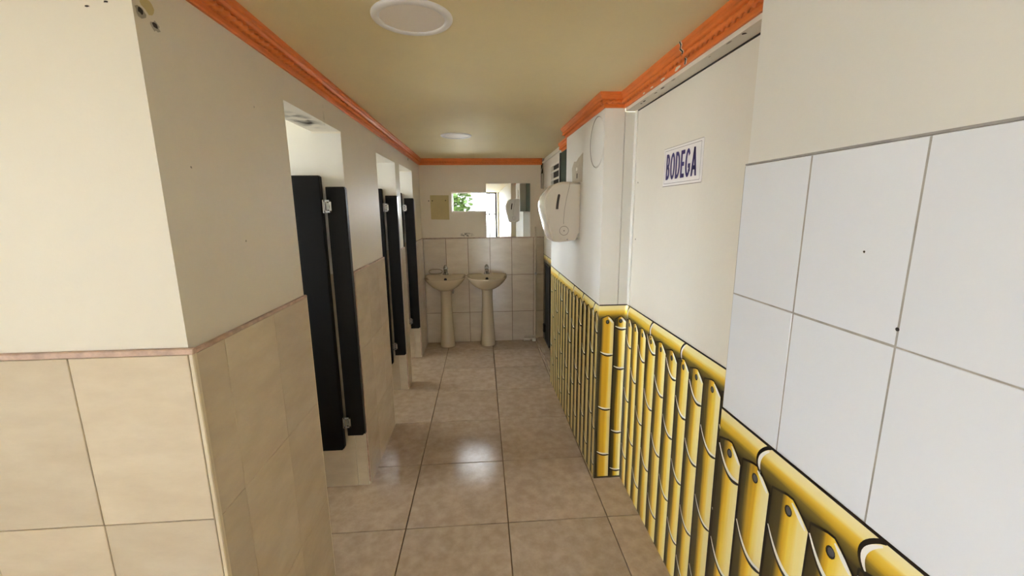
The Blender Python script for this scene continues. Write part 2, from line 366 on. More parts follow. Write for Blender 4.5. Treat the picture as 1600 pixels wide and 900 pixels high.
# ------------------------------------------------------------ right side walls
PF = Vector((.600, YC, 0)); PB = Vector((.578, 3.43, 0)); XM = PF.lerp(PB, (2.887-YC)/(3.43-YC)).x
m = MB()
m.prism([(.600, YC), (.697, YC), (.697, YC+.032), (.755, YC+.032), (.755, 2.887), (XM, 2.887)], 0, ZC, 0, 'xy')
m.prism([(XM, 2.887), (.755, 2.887), (.755, 3.43), (.578, 3.43)], 0, 1.466, 0, 'xy')
m.box((XE, 2.887, 1.466), (1.1, 3.43, ZC)); m.box((.755, YC, 0), (1.1, 3.43, 1.6))
wr = struct(m.build('wall_right', WHITE2), 'white pillar wall carrying the paper dispenser')
m = MB(); m.box((XE, 3.43, 0), (1.1, YB, ZC)); wf = struct(m.build('wall_far_right', WHITE), 'cream set back wall at the far right corner')
m = MB(); m.box((XN, -4.2, 0), (1.1, YN, ZC))
wn = struct(m.build('wall_near_right', WHITE2), 'white painted wall right beside the camera')
# lintel over the storeroom door and door jamb
m = MB(); m.box((.70, YN, 1.956), (.80, YC, ZC)); wlt = struct(m.build('wall_lintel', WHITE), 'cream lintel above the storeroom door')
# storeroom door
d1 = struct(empty('door_1', (XD, 0, 0)), 'white flush storeroom door')
m = MB(); m.box((0, YN, 0.004), (.04, 2.03, 1.952)); m.build('door_leaf', WHITE, d1)
m = MB(); m.box((-.002, YN, .006), (0, 1.968, 1.865)); m.build('door_panel', WHITE, d1)
m = MB(); m.box((-.053, YC+.0005, 0.002), (.0, YC+.03, 1.956), 0, .002); m.box((-.006, 2.022, 1.008), (.0, YC+.004, 1.956)); m.build('door_jamb', WHITE2, d1)
for z in (1.62, .9+.45): patch('screw_hole', HOLE, frame((-.0005, 0, 0), (0, -1, 0), (0, 0, 1)), blob(-1.985, z, .004, .004, 8, .2, 4), d1, .001)
# white tiles of the near wall
fn = frame((XN-.0005, 0, 0), (0, -1, 0), (0, 0, 1))                    # faces -x, u grows towards the camera
tile_field(wn, fn, [-.923, -.7305, -.53, -.33, -.13, .07, .27, .47, .67, .87, 1.07, 1.24], [1.004, 1.2985, 1.592], WTILE, .0024, .008, .001)
bk = MB(); bk.box((XN-.0078, -1.24, 1.0), (XN, YN-.002, 1.590)); bk.build('grout_bed', GGROUT, wn)
bar('tile_top_joint', (XN-.0075, -1.24, 1.5915), (XN+.002, YN-.001, 1.5955), GGROUT, wn, .001)
for y, z, r in ((.415, 1.618, .0035), (.60, 1.43, .002), (.53, 1.325, .003), (.35, 1.46, .002)):
    patch('pin_hole', HOLE, fn, blob(-y, z, r, r, 8, .2, int(y*100)), wn, .0088)
# step at the far right
m = MB(); m.box((.604, 3.43, 0), (XE, YB-.01, .022), 0, .003); m.box((.632, 3.43, .02), (XE, YB-.01, .03), 0, .002)
struct(m.build('trim_1', FTILE, floor)); 

# ------------------------------------------------------------ bamboo mural (flat paint on walls and door)
def ribbon(m, pts, wd, z, mi, taper=True):
    n = len(pts)
    L_, R_ = [], []
    for i, p in enumerate(pts):
        a = Vector(pts[max(i-1, 0)]); b = Vector(pts[min(i+1, n-1)]); t = (b-a).normalized(); nn = Vector((-t.y, t.x))
        k = wd/2*(math.sin(math.pi*(.12+.76*i/(n-1))) if taper else 1)
        L_.append((p[0]+nn.x*k, p[1]+nn.y*k, z)); R_.append((p[0]-nn.x*k, p[1]-nn.y*k, z))
    m.grid([L_, R_], mi, False, False)
def pole(parent, fr, u0, u1, nodes, body=POLE, peak=.94, shoulder=.905, z0=.0, drop=None, nail=True, small=False, lift=.0):
    """one painted bamboo cane; u runs left to right on the wall as seen from the corridor"""
    rn = random.Random(int(u0*997)+5); wd = u1-u0; m = MB(); up = .56; W = .005 if not small else .006
    cols = [0, .1, .2, .3, .4, .5, .56, .66, .76, .86, .94, 1]
    def top(t):
        if t <= up: return peak-.014+.014*min(1, t/.45)
        return peak-(peak-shoulder)*((t-up)/(1-up))**1.15
    zs = [z0, .2, .4, .6, .8, None]; rows = []; uvs = []
    sway = rn.uniform(-.003, .003)
    for z in zs:
        r_, q_ = [], []
        for t in cols:
            zz = top(t) if z is None else z
            r_.append((u0+wd*t+sway*math.sin(zz*5), zz, .001+lift)); q_.append((t, zz))
        rows.append(r_); uvs.append(q_)
    m.grid(rows, 0, False, False, uvs)
    # outlines
    X = lambda t, z: u0+wd*t+sway*math.sin(z*5)
    ribbon(m, [(X(1, z), z) for z in (z0, .15, .3, .45, .6, .75, shoulder)], W, .0016+lift, 1, False)
    ribbon(m, [(X(t, top(t)), top(t)) for t in (0, .2, .4, up, .7, .85, 1)], W, .0016+lift, 1, False)
    ribbon(m, [(X(0, z), z) for z in (z0, .2, .4, .6, .8, top(0))], W*.7, .0014+lift, 1, False)
    # pale bevelled end
    ribbon(m, [(X(t, 0)-.004, top(t)-.007) for t in (up+.04, .7, .8, .9, .97)], .010 if not small else .008, .0017+lift, 2)
    dp = drop if drop is not None else wd*.62
    for zn in nodes:
        arc = []
        for k in range(13):
            t = k/12; s_ = t**.85
            arc.append((X(.02+.96*s_, zn), zn+dp*(abs(s_-.72)/.72)**2.0 if s_ < .72 else zn+dp*.10*((s_-.72)/.28)**2))
        ribbon(m, [(p[0], p[1]-.0045) for p in arc], .0115 if not small else .013, .0018+lift, 1)
        ribbon(m, [(p[0]-.0006, p[1]+.0032) for p in arc], .0095 if not small else .007, .0020+lift, 2)
    if nail:
        cx, cz = u0+wd*.5, shoulder+.003; r = .0115
        for rr, mi, zz, dx in ((1, 1, .0021, 0), (.72, 3, .0023, .0012)):
            m.face([(cx+dx+r*rr*.85*math.cos(i*math.pi/6), cz+dx+r*rr*math.sin(i*math.pi/6), zz+lift) for i in range(12)], mi)
    return m.build('painted_bamboo_cane', [body, INK, MWHITE, NAILG], parent, fr)
def rail(parent, fr, u0, u1, joints, zt0=1.005, zt1=1.005, lift=0.0, zb=.925, topline=True):
    m = MB(); n = max(2, int((u1-u0)/.1)); rows = [[], []]; uvs = [[], []]
    for i in range(n+1):
        u = u0+(u1-u0)*i/n; zt = zt0+(zt1-zt0)*i/n
        rows[0].append((u, zb, .0005+lift)); rows[1].append((u, zt, .0005+lift)); uvs[0].append((0, u)); uvs[1].append((1, u))
    m.grid([rows[0], rows[1]], 0, False, False, uvs)
    if topline: ribbon(m, [(u0+(u1-u0)*i/6, zt0+(zt1-zt0)*i/6) for i in range(7)], .0065, .0012+lift, 1, False)
    for uj in joints:
        zt = zt0+(zt1-zt0)*(uj-u0)/(u1-u0)
        arc = [(uj+.022-.036*math.sin(math.pi*(.85*t/14))**.8, zt-.001-.080*t/14) for t in range(15)]
        ribbon(m, arc, .0075, .0014+lift, 1, False)
        ribbon(m, [(a+.0065, b-.004) for a, b in arc[1:13]], .009, .0016+lift, 2, True)
    return m.build('painted_bamboo_rail', [RAIL, INK, MWHITE], parent, fr)
def ground(parent, fr, u0, u1, zt=.95):
    m = MB(); m.face([(u0, 0, .0002), (u1, 0, .0002), (u1, zt, .0002), (u0, zt, .0002)]); return m.build('painted_ground', MBACK, parent, fr)
# near wall (paint sits on the same tile plane)
bar_ = MB(); bar_.box((XN-.008, -1.24, 0), (XN, YN-.001, 1.003)); bar_.build('mural_plaster', MBACK, wn)
fN = frame((XN-.0082, 0, 0), (0, -1, 0), (0, 0, 1))
ground(wn, fN, -YN+.001, 1.24)
rail(wn, fN, -YN+.001, 1.24, [-.765, -.515, -.26, -.01, .24, .49, .74, .99])
NE = [-.922, -.829, -.731, -.626, -.530, -.432, -.333, -.234, -.135, -.035, .065, .165, .265, .365, .465, .565, .665, .765, .865, .965, 1.065, 1.165]
NN = [(.852, .577, .30), (.705, .42, .15), (.772, .49, .2), (.845, .56, .27)]
for i in range(len(NE)-1):
    pole(wn, fN, NE[i]+.002, NE[i+1]-.001, NN[i] if i < 4 else NN[i % 4])
# storeroom door
fD = frame((XD-.0025, 0, 0), (0, -1, 0), (0, 0, 1))
ground(d1, Matrix.Translation((-XD, 0, 0)) @ fD, -2.045, -.93)
rail(d1, Matrix.Translation((-XD, 0, 0)) @ fD, -2.047, -.927, [-2.03, -1.735, -1.44, -1.13])
DE = [2.047, 1.965, 1.878, 1.782, 1.676, 1.573, 1.472, 1.378, 1.280, 1.172, 1.07, .97]
DN = [(.793, .497, .166), (.639, .297), (.785, .466, .124), (.862, .596, .287), (.709, .431, .123), (.83, .577, .295), (.714, .439, .169), (.819, .583, .297, .07), (.686, .413, .12), (.75, .45), (.6, .3)]
for i in range(len(DE)-1):
    pole(d1, Matrix.Translation((-XD, 0, 0)) @ fD, -DE[i]+.002, -DE[i+1]-.001, DN[i])
# pillar front
fC = Matrix(((1, 0, 0, 0), (0, 0, -1, YC-.0004), (0, 1, 0, 0), (0, 0, 0, 1)))
ground(wr, fC, .600, .752)
rail(wr, fC, .600, .752, [])
pole(wr, fC, .612, .683, (.733, .421, .149), POLEW, .948, .912, .012, .016)
pole(wr, fC, .688, .748, (.876, .654, .281, .049), POLE, .944, .915, .012, .012)
# pillar side, running to the far end
uR = (PF-PB).normalized(); fR = frame(PB+Vector((-.0004, 0, 0)), uR, (0, 0, 1)); LR = (PF-PB).length
ground(wr, fR, 0, LR); rail(wr, fR, 0, LR, [.345, .83, 1.065, 1.30], 1.03, 1.006)
RC = [3.385, 3.31, 3.235, 3.155, 3.07, 2.985, 2.893, 2.803, 2.707, 2.61, 2.515, 2.424, 2.334, 2.242, 2.156, 2.082]
edges = [3.43]+[(RC[i]+RC[i+1])/2 for i in range(len(RC)-1)]+[2.053]
RN = [(.82, .35), (.62, .2), (.86, .45), (.7, .32), (.55, .18), (.83, .42, .1), (.65, .25), (.78, .38), (.60, .22, .05), (.73, .34), (.48, .15), (.80, .42), (.65, .25), (.53, .12), (.72, .36), (.855, .60, .30, .08)]
for i in range(len(RC)):
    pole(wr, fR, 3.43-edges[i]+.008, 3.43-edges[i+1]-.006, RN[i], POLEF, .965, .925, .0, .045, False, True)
# far right wall: the rail goes on above the iron gate
fE = frame((XE-.0004, 0, 0), (0, -1, 0), (0, 0, 1))
ground(wf, fE, -4.585, -3.44); rail(wf, fE, -4.585, -3.44, [-4.3, -4.0])

# ------------------------------------------------------------ cornices
def sweep(path, prof, side):
    """mitred sweep of prof (out, z); side = +1 when out is to the left of the path"""
    pts = [Vector(p) for p in path]; rows = []
    for i, p in enumerate(pts):
        d0 = (p-pts[i-1]).normalized() if i else None; d1_ = (pts[i+1]-p).normalized() if i < len(pts)-1 else None
        n0 = Vector((-d0.y, d0.x))*side if d0 else None; n1 = Vector((-d1_.y, d1_.x))*side if d1_ else None
        if n0 is None: mv = n1
        elif n1 is None: mv = n0
        else: mv = (n0+n1)/(1+n0.dot(n1))
        rows.append([(p.x+mv.x*o, p.y+mv.y*o, z) for o, z in prof])
    return rows, pts
PROF = [(0, 1.970), (.007, 1.970), (.009, 1.974), (.009, 1.984), (.014, 1.988), (.020, 2.004), (.026, 2.008), (.030, 2.014), (.030, 2.020), (.036, 2.024), (.036, ZC), (0, ZC)]
def cornice(name, path, side, label):
    rows, pts = sweep(path, PROF, side); m = MB(); m.grid(rows, 0, False, False); m.face(rows[0]); m.face(rows[-1][::-1])
    c = struct(m.build(name, ORANGE), label)
    # twisted rope running along the cove of each straight run
    rr, _ = sweep(path, [(.0185, 1.994)], side)
    for i in range(len(path)-1):
        a = Vector(rr[i][0]); b = Vector(rr[i+1][0]); d = b-a; Ln = d.length
        if Ln < .05: continue
        t = d.normalized(); s_ = t.cross(Vector((0, 0, 1))); uz = Vector((0, 0, 1)); n = max(6, int(Ln/.006)); rws = []
        for k in range(n+1):
            p = a+d*k/n; ph = 2*math.pi*(Ln*k/n)/.056
            rws.append([p+(.0085+.0036*math.cos(2*(q*math.pi/4-ph)))*(math.cos(q*math.pi/4)*s_+math.sin(q*math.pi/4)*uz) for q in range(8)])
        m = MB(); m.grid(rws, 0, True, True); m.build('rope_moulding', ORANGE, c)
    return c
cornice('trim_2', [(XL, YF+.01), (XL, YB), (.665, YB)], -1, 'orange rope cornice along the left and end walls')
c3 = cornice('trim_3', [(.70, YN), (.70, YC), (.600, YC), (XM, 2.887), (XE, 2.887), (XE, 3.58)], 1, 'cracked orange rope cornice along the right walls')
# crack and chipped paint in the right cornice
Yk = 1.435
m = MB(); zz = [1.970, 1.984, 1.992, 2.004, 2.014, 2.022, 2.034]; oo = [.010, .012, .022, .028, .033, .037, .039]; jy = [.012, .004, .010, -.004, .004, -.008, -.002]
for wdt, mi, k in ((.016, 0, 0), (.008, 1, .001)):
    m.grid([[(.70-o-k, Yk+j-wdt/2, z) for o, z, j in zip(oo, zz, jy)], [(.70-o-k, Yk+j+wdt/2, z) for o, z, j in zip(oo, zz, jy)]], mi, False, False)
m.build('cornice_crack', [PVCW, HOLE], c3)
m = MB(); m.box((XD-.003, YN, 1.9515), (XD+.005, 2.03, 1.956)); m.build('door_head_gap', HOLE, wlt)
fLn = frame((.6995, 0, 0), (0, -1, 0), (0, 0, 1)); fLs = frame((0, 0, 1.956), (0, -1, 0), (-1, 0, 0)); fLs = Matrix(((0, -1, 0, 0), (-1, 0, 0, 0), (0, 0, -1, 1.956), (0, 0, 0, 1)))
for i, (y, z, rx, rz) in enumerate(((1.50, 1.975, .022, .006), (1.62, 1.974, .02, .004), (1.72, 1.973, .014, .003), (1.80, 1.972, .012, .003))):
    patch('paint_chip', PVCW, fLn, blob(-y, z, rx, rz, 12, .3, i+11), c3, .0105)
for i, (y, z, rx, rz) in enumerate(((1.66, 1.951, .020, .0035), (1.73, 1.949, .012, .003), (1.56, 1.956, .016, .003), (1.86, 1.945, .016, .004), (1.90, 1.942, .008, .004), (1.22, 1.955, .014, .003), (1.16, 1.95, .006, .006), (1.33, 1.95, .006, .003))):
    patch('peeled_paint', HOLE if i not in (2, 5, 7) else CEMENT, fLs, blob(-y, -.703-(1.957-z), rx, rz, 10, .35, i+31), wlt, .001)

# plaster marks on the left wall and on the stall head
fLp = frame((XL, 0, 0), (0, 1, 0), (0, 0, 1))
for i, (y, z) in enumerate(((.940, 1.885), (.975, 1.872))):
    patch('anchor_hole', CEMENT, fLp, blob(y, z, .012, .010, 12, .3, i), wl, .0012)
    patch('anchor_hole', HOLE, fLp, blob(y-.001, z+.002, .008, .006, 10, .35, i+7), wl, .0018)
patch('old_paint_patch', YELLOWP, fLp, blob(.962, 1.905, .018, .014, 12, .25, 9), wl, .0008)
for i, (x, z, r) in enumerate(((-.735, 1.885, .004), (-.70, 1.893, .005), (-.75, 1.905, .0035))):
    patch('scratch_mark', HOLE, ff, blob(x, z, r, r*.4, 8, .4, i), wl, .0012)
for i, (y, z, r) in enumerate(((1.72, 1.84, .005), (1.02, 1.60, .003), (1.2, 1.42, .003), (3.95, 1.955, .012), (1.33, 1.80, .003))):
    patch('scratch_mark', CEMENT if i != 3 else HOLE, fLp, blob(y, z, r, r, 8, .4, i+3), wl, .0012)
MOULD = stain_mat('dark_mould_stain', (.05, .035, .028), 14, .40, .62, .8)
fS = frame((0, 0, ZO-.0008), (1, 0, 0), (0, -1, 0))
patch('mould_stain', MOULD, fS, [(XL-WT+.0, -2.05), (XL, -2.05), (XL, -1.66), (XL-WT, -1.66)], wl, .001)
patch('mould_stain', MOULD, fLp, blob(1.895, 1.895, .012, .05, 14, .1, 5), wl, .0012)

# ------------------------------------------------------------ marks on the pillar side
def ru(y): return (3.43-y)*LR/(3.43-YC)
m = MB(); R0 = .128; cu, cz = ru(2.168), 1.832
m.lathe([(R0-.006, .0), (R0-.005, .002), (R0-.001, .002), (R0, 0)], (cu, cz, .0003), 48)
m.lathe([(R0-.009, .0012), (0, .0012)], (cu, cz, 0), 48)
vc = m.build('round_vent_cover', WHITE2, None, fR); tag(vc, 'round vent cover painted over flush with the white pillar wall', 'vent cover')
m = MB(); m.lathe([(R0-.0075, .0012), (R0-.0045, .0028)], (cu, cz, 0), 48); m.build('cover_groove', GREYLINE, vc)
patch('bare_cement_patch', mat('bare_plaster', (.56, .51, .41), .8, noise=.12, nscale=20), fR, [(ru(2.70), 1.66), (ru(2.45), 1.655), (ru(2.445), 1.818), (ru(2.55), 1.80), (ru(2.60), 1.785), (ru(2.66), 1.79), (ru(2.715), 1.755)], wr, .0012, .001)
patch('wall_plug', PVCW, fR, blob(ru(2.585), 1.738, .018, .012, 12, .2, 2), wr, .002)
patch('wall_plug', HOLE, fR, [(ru(2.585), 1.683), (ru(2.565), 1.683), (ru(2.563), 1.712), (ru(2.583), 1.712)], wr, .002)

# ------------------------------------------------------------ far right: shutter, louvre, gate, pipe
sh = empty('green_shutter', (XE-.001, 3.25, 1.466)); tag(sh, 'dark green metal shutter in the niche behind the paper dispenser', 'shutter')
m = MB(); m.box((-.012, -.36, .002), (.0, .345, .497), 0, .002); m.build('shutter_panel', GREEN, sh)
m = MB(); m.box((-.020, -.36, 0), (.0, .345, .014), 0, .002); m.box((-.020, .32, .014), (0, .345, .497), 0, .002); m.build('shutter_frame', DARK, sh)
lv = struct(empty('window_3', (XE, 0, 0)), 'white louvre vent window high on the far right wall')
m = MB(); y0, y1, z0, z1 = 3.655, 4.06, 1.66, 1.895
m.box((-.001, y0, z0), (.0, y1, z1)); m.build('louvre_opening', HOLE, lv)
m = MB(); m.box((-.014, y0-.012, z0), (-.001, y0, z1)); m.box((-.014, y1, z0), (-.001, y1+.012, z1)); m.box((-.014, y0-.012, z1), (-.001, y1+.012, z1+.012)); m.box((-.012, 3.985, z0), (-.001, 3.995, z1)); m.build('louvre_frame', PVCW, lv)
for k in range(3):
    m = MB(); z = 1.69+.072*k; m.grid([[(-.016, y0, z), (-.016, y1, z)], [(-.003, y0, z+.022), (-.003, y1, z+.022)]], 0, False, False); m.grid([[(-.014, y0, z-.003), (-.014, y1, z-.003)], [(-.016, y0, z), (-.016, y1, z)]], 0, False, False)
    m.build('louvre_slat', WHITE, lv)
bar('beam_edge', (XE-.022, 3.60, 1.985), (XE, YB-.001, 2.0), WHITE, wf)
g = empty('iron_gate', (XE-.012, 4.215, 0)); tag(g, 'small black iron gate at the far right corner under the bamboo rail', 'gate')
m = MB(); m.box((-.008, -.14, .075), (.004, -.124, .93)); m.box((-.008, .124, .075), (.004, .14, .93)); m.box((-.008, -.14, .915), (.004, .14, .93)); m.box((-.008, -.14, .075), (.004, .14, .09)); m.build('gate_frame', IRON, g)
for k in range(7):
    m = MB(); y = -.105+.035*k; m.tube([(-.002, y, .08), (-.002, y, .92)], .005, 6); m.build('gate_bar', IRON, g)
m = MB(); m.box((-.03, .10, .17), (-.006, .15, .26), 0, .003); m.build('gate_lock', IRON, g)
pp = empty('water_pipe', (.596, YB-.022, 0)); tag(pp, 'thin vertical water pipe with a valve in the tiled far corner', 'pipe')
m = MB(); m.tube([(0, 0, .03), (0, 0, 1.31)], .0105, 12); m.build('pipe_run', PVC, pp)
m = MB(); m.tube([(-.012, -.012, .785), (.012, -.012, .785)], .014, 12); m.tube([(0, 0, .785), (0, -.03, .785)], .008, 10); m.build('valve', STEEL, pp)
for z in (.35, 1.2):
    m = MB(); m.tube([(0, 0, z-.012), (0, 0, z+.012)], .0128, 12); m.build('pipe_coupling', PVC, pp)
m = MB(); m.tube([(-.125, .0, .052), (-.02, 0, .052), (0, 0, .04)], .009, 10); m.build('pipe_elbow', PVC, pp)
f1 = MB(); f1.tube([(0, 0, 0), (0, 0, .03)], [.022, .02], 14); f1.tube([(0, 0, .03), (0, 0, .034)], [.016, .012], 14)
tag(f1.build('plastic_cap', PVCW, None, Matrix.Translation((.575, YB-.05, .0))), 'small white pipe cap on the floor at the foot of the pipe', 'cap')
f2 = MB(); f2.tube([(-.035, 0, .02), (.03, 0, .02)], .02, 14); f2.tube([(-.042, 0, .02), (-.03, 0, .02)], .0225, 14)
tag(f2.build('pipe_stub', PVC, None, Matrix.Translation((.50, YB-.036, 0))), 'short beige pipe stub lying along the tiled end wall', 'pipe stub')

# ------------------------------------------------------------ stall doors
ORD = ['nearest', 'middle', 'farthest']
LBL = ['black stall door folded open in the nearest toilet stall opening', 'black stall door in the middle toilet stall opening', 'black stall door in the farthest toilet stall beside the wash basins']
def hinge(parent, z, x0):
    h = MB()
    h.box((x0-.001, -.0035, z-.030), (x0+.004, 0, z+.030)); h.box((x0+.025, -.0035, z-.030), (x0+.034, 0, z+.030)); h.box((x0, -.0035, z+.021), (x0+.034, 0, z+.030)); h.box((x0, -.0035, z-.030), (x0+.034, 0, z-.021))
    h.tube([(x0-.006, -.003, z-.031), (x0-.006, -.003, z+.031)], .0055, 8)
    h.box((x0-.02, -.0025, z-.028), (x0-.008, .0, z-.018)); h.box((x0-.02, -.0025, z+.018), (x0-.008, .0, z+.028))
    o = h.build('hinge', CHROME, parent)
    p = MB(); p.prism([(x0+.004, z-.021), (x0+.010, z-.012), (x0+.010, z+.012), (x0+.004, z+.021), (x0+.018, z+.016), (x0+.025, z+.021), (x0+.021, z), (x0+.025, z-.021), (x0+.018, z-.016)], -.0022, 0)
    p.build('hinge_plate', STEEL, o)
    return o
def board(x0, x1, y0, y1, z0, z1):
    m = MB(); e = .006; k = .012
    poly = [(x0, z0), (x1-k, z0), (x1, z0+k), (x1, z1-e), (x1-e, z1), (x0, z1)]
    inn = [(x0, z0+.003), (x1-k-.003, z0+.003), (x1-.004, z0+k), (x1-.004, z1-e-.002), (x1-e-.002, z1-.004), (x0, z1-.004)]
    a = [(p[0], y0, p[1]) for p in inn]; b = [(p[0], y0+.004, p[1]) for p in poly]; c = [(p[0], y1, p[1]) for p in poly]
    m.grid([a, b, c], 0, True, False); m.face(a[::-1]); m.face(c); return m
for i, (a, b) in enumerate(OPEN):
    s = empty('stall_door', (XL, b-.008, 0)); tag(s, LBL[i], 'stall door', 'black stall doors')
    o = board(-.080, .008, -.032, -.002, .322, 1.613).build('side_panel', BLACK, s)
    l = board(-.62, -.097, -.052, -.022, .252, 1.664).build('door_leaf', BLACK, s)
    for z in (1.522, .402):
        h = hinge(s, z, -.092); h.location.y = -.0325 if i == 0 else -.0325
    st = MB(); st.box((.0082, -.031, .33), (.0105, -.006, 1.60)); st.build('edge_strip', STEEL if i == 1 else DARK, s)

# ------------------------------------------------------------ wash basins
def basin(x, label, first):
    b = empty('wash_basin', (x, YB-.011, 0)); tag(b, label, 'wash basin', 'pedestal wash basins on the end wall')
    Wd, Dp, zr = .218, .37, .785
    def outline(k, front, n=40):
        pts = []
        for j in range(n):
            t = 2*math.pi*j/n; c, s_ = math.cos(t), math.sin(t)
            ex = abs(c)**.85*(1 if c > 0 else -1)
            y = -.125-(Dp-.125)*front*max(0, s_)**.92 if s_ >= 0 else -.125+(.125)*min(1, (-s_)**.55)
            pts.append((Wd*k*ex, y))
        return pts
    m = MB(); rows = []
    cy = -.15
    for k, fnt, z in ((.30, .42, zr-.140), (.46, .56, zr-.127), (.66, .74, zr-.100), (.84, .89, zr-.062), (.955, .965, zr-.028), (.995, .995, zr-.012), (1.0, 1.0, zr-.004), (.99, .99, zr), (.955, .96, zr)):
        rows.append([(px, min(py, -.001), z+(.016 if py > -.11 and z > zr-.03 else 0)) for px, py in outline(k, fnt)])
    # inner bowl
    for sc, z in ((.90, zr-.006), (.82, zr-.035), (.66, zr-.075), (.42, zr-.105), (.12, zr-.115)):
        rows.append([(px*sc/.955*.98, cy-.03+(min(py, -.085)-(cy-.03))*sc, z) for px, py in outline(.955, .96)])
    m.grid(rows, 0, True); m.face(rows[0][::-1]); m.face(rows[-1])
    bowl = m.build('bowl', CERAM, b)
    m = MB(); m.tube([(0, -.112, zr-.03), (0, -.121, zr-.033)], .016, 14); m.build('overflow_hole', BLUEB if first else HOLE, bowl)
    m = MB(); pr = [(.082, .0), (.0845, .012), (.081, .05), (.074, .16), (.066, .32), (.060, .46), (.0585, .56), (.061, .63), (.066, .66)]
    m.lathe(pr, (0, -.105, 0), 28, 0, 1, .98); m.face([(.082*math.cos(-2*math.pi*j/28), -.105+.0804*math.sin(-2*math.pi*j/28), 0) for j in range(28)])
    m.build('pedestal', CERAM, b)
    t = MB(); zt = zr+.016
    t.lathe([(.0, .0), (.034, 0), (.034, .008), (.024, .014), (.022, .055), (.025, .062), (.025, .068), (.018, .094), (.009, .105), (0, .106)], (0, -.055, zt), 18)
    t.tube([(0, -.06, zt+.040), (0, -.10, zt+.044), (0, -.125, zt+.030)], [.015, .014, .011], 12)
    fa = t.build('faucet', CHROME, b)
    t = MB(); t.lathe([(.0235, .060), (.0265, .062), (.0265, .068), (.0245, .070)], (0, -.055, zt), 18); t.build('push_button_ring', STEEL, fa)
    t = MB(); t.lathe([(0, .003), (.02, .003), (.02, 0)], (0, -.20, zr-.114), 16); t.build('drain', CHROME, b)
    if first:
        t = MB(); t.box((-.075, -.19, .638), (.082, -.03, .646), 0, .002); t.build('mounting_plate', PINK, b)
        t = MB(); t.tube([(.074, -.09, .60), (.08, -.11, .625), (.075, -.12, .645)], .012, 10); t.build('supply_elbow', STEEL, b)
    return b
basin(-.408, 'beige pedestal wash basin with dark blue drain stopper beside the stall wall', True)
basin(.044, 'beige pedestal wash basin without stopper under the mirror', False)
m = MB(); pts = []
for k in range(33):
    t = 2*math.pi*k/32; pts.append((.073*math.cos(t)*abs(math.cos(t))**-.35 if abs(math.cos(t)) > 1e-3 else 0, .0, .026*math.sin(t)))
m.tube(pts, .0055, 8); hz = m.build('rubber_hose_loop', mat('beige_rubber', (.36, .29, .19), .5), None, Matrix.Translation((-.520, YB-.033, .829)) @ Matrix.Rotation(math.radians(-12), 4, 'X'))
tag(hz, 'loop of thin beige hose on the rim of the left basin', 'hose')

# ------------------------------------------------------------ mirror
MIR = mat('mirror_silver', (.88, .90, .88), .0, 1)
mr = empty('wall_mirror', (.295, YB-.009, 1.201)); tag(mr, 'frameless rectangular wall mirror above the right wash basin', 'mirror')
m = MB(); m.box((-.240, -.004, 0), (.240, 0, .575)); m.build('mirror_glass', MIR, mr)
m = MB(); m.box((-.239, 0, .001), (.239, .007, .574)); m.build('mirror_backing', DARK, mr)
mr.rotation_euler = (0, 0, math.radians(.12))

# ------------------------------------------------------------ paper dispenser
dp = empty('paper_towel_dispenser', (.590, 2.486, 1.30)); tag(dp, 'glossy white paper towel dispenser mounted on the pillar wall', 'dispenser')
prof = [(.0, .355), (-.10, .360), (-.135, .352), (-.163, .336), (-.19, .305), (-.206, .275), (-.2135, .245), (-.2135, .215), (-.208, .18), (-.195, .13), (-.178, .065), (-.163, .012), (-.155, .004), (-.12, .0), (-.05, .006), (-.02, .012), (.0, .045)]
DW = .295
m = MB()
def inset(poly, d):
    cx = sum(p[0] for p in poly)/len(poly); cz = sum(p[1] for p in poly)/len(poly); out = []
    for x, z in poly:
        vx, vz_ = cx-x, cz-z; l = math.hypot(vx, vz_); out.append((min(0, x+vx/l*d) if x < -.001 else x, z+vz_/l*d if x < -.001 else z+(d if z < cz else -d)))
    return out
rows = []
for y, d in ((0, .014), (.003, .006), (.010, .0015), (.020, 0), (DW-.020, 0), (DW-.010, .0015), (DW-.003, .006), (DW, .014)): rows.append([(p[0], y, p[1]) for p in inset(prof, d)])
m.grid(rows, 0, True, True); m.face(rows[0][::-1], 0); m.face(rows[-1], 0)
body = m.build('cover', PLASTIC, dp)
def side_line(pts, wd, y, name, material, parent):
    m = MB(); n = len(pts); A, B = [], []
    for i, p in enumerate(pts):
        a = Vector(pts[max(i-1, 0)]); b = Vector(pts[min(i+1, n-1)]); t = (b-a).normalized(); A.append((p[0]-t.y*wd/2, y, p[1]+t.x*wd/2)); B.append((p[0]+t.y*wd/2, y, p[1]-t.x*wd/2))
    m.grid([A, B], 0, False, False); return m.build(name, material, parent)
for y in (-.0008, DW+.0008):
    side_line([(-.062, .352), (-.068, .32), (-.082, .26), (-.092, .2), (-.097, .14), (-.097, .11)], .0022, y, 'cover_seam', GREYLINE, dp)
    s_ = MB(); c0 = [(-.1275, .278), (-.132, .255), (-.136, .225), (-.138, .198)]
    A = [(x-.0075, y*1.6, z) for x, z in c0]; B = [(x+.0075, y*1.6, z) for x, z in c0]; s_.grid([A, B], 0, False, False)
    s_.face([(-.135, y*1.6, .278), (-.132, y*1.6, .285), (-.1275, y*1.6, .287), (-.123, y*1.6, .285), (-.120, y*1.6, .278)]); s_.build('level_window', SMOKE, dp)
    m = MB(); n = 28; r = .0285
    rw = [[(-.094+q*math.cos(2*math.pi*j/n), y*1.4, .070+q*math.sin(2*math.pi*j/n)) for j in range(n)] for q in (r, r-.0026)]; m.grid(rw, 0, True, False)
    m.build('lock_ring', GREYLINE, dp); m = MB()
    m.face([(-.094+.004*math.cos(2*math.pi*j/10), y*1.5, .070+.0045*math.sin(2*math.pi*j/10)) for j in range(10)]); m.build('keyhole', GREYLINE, dp)
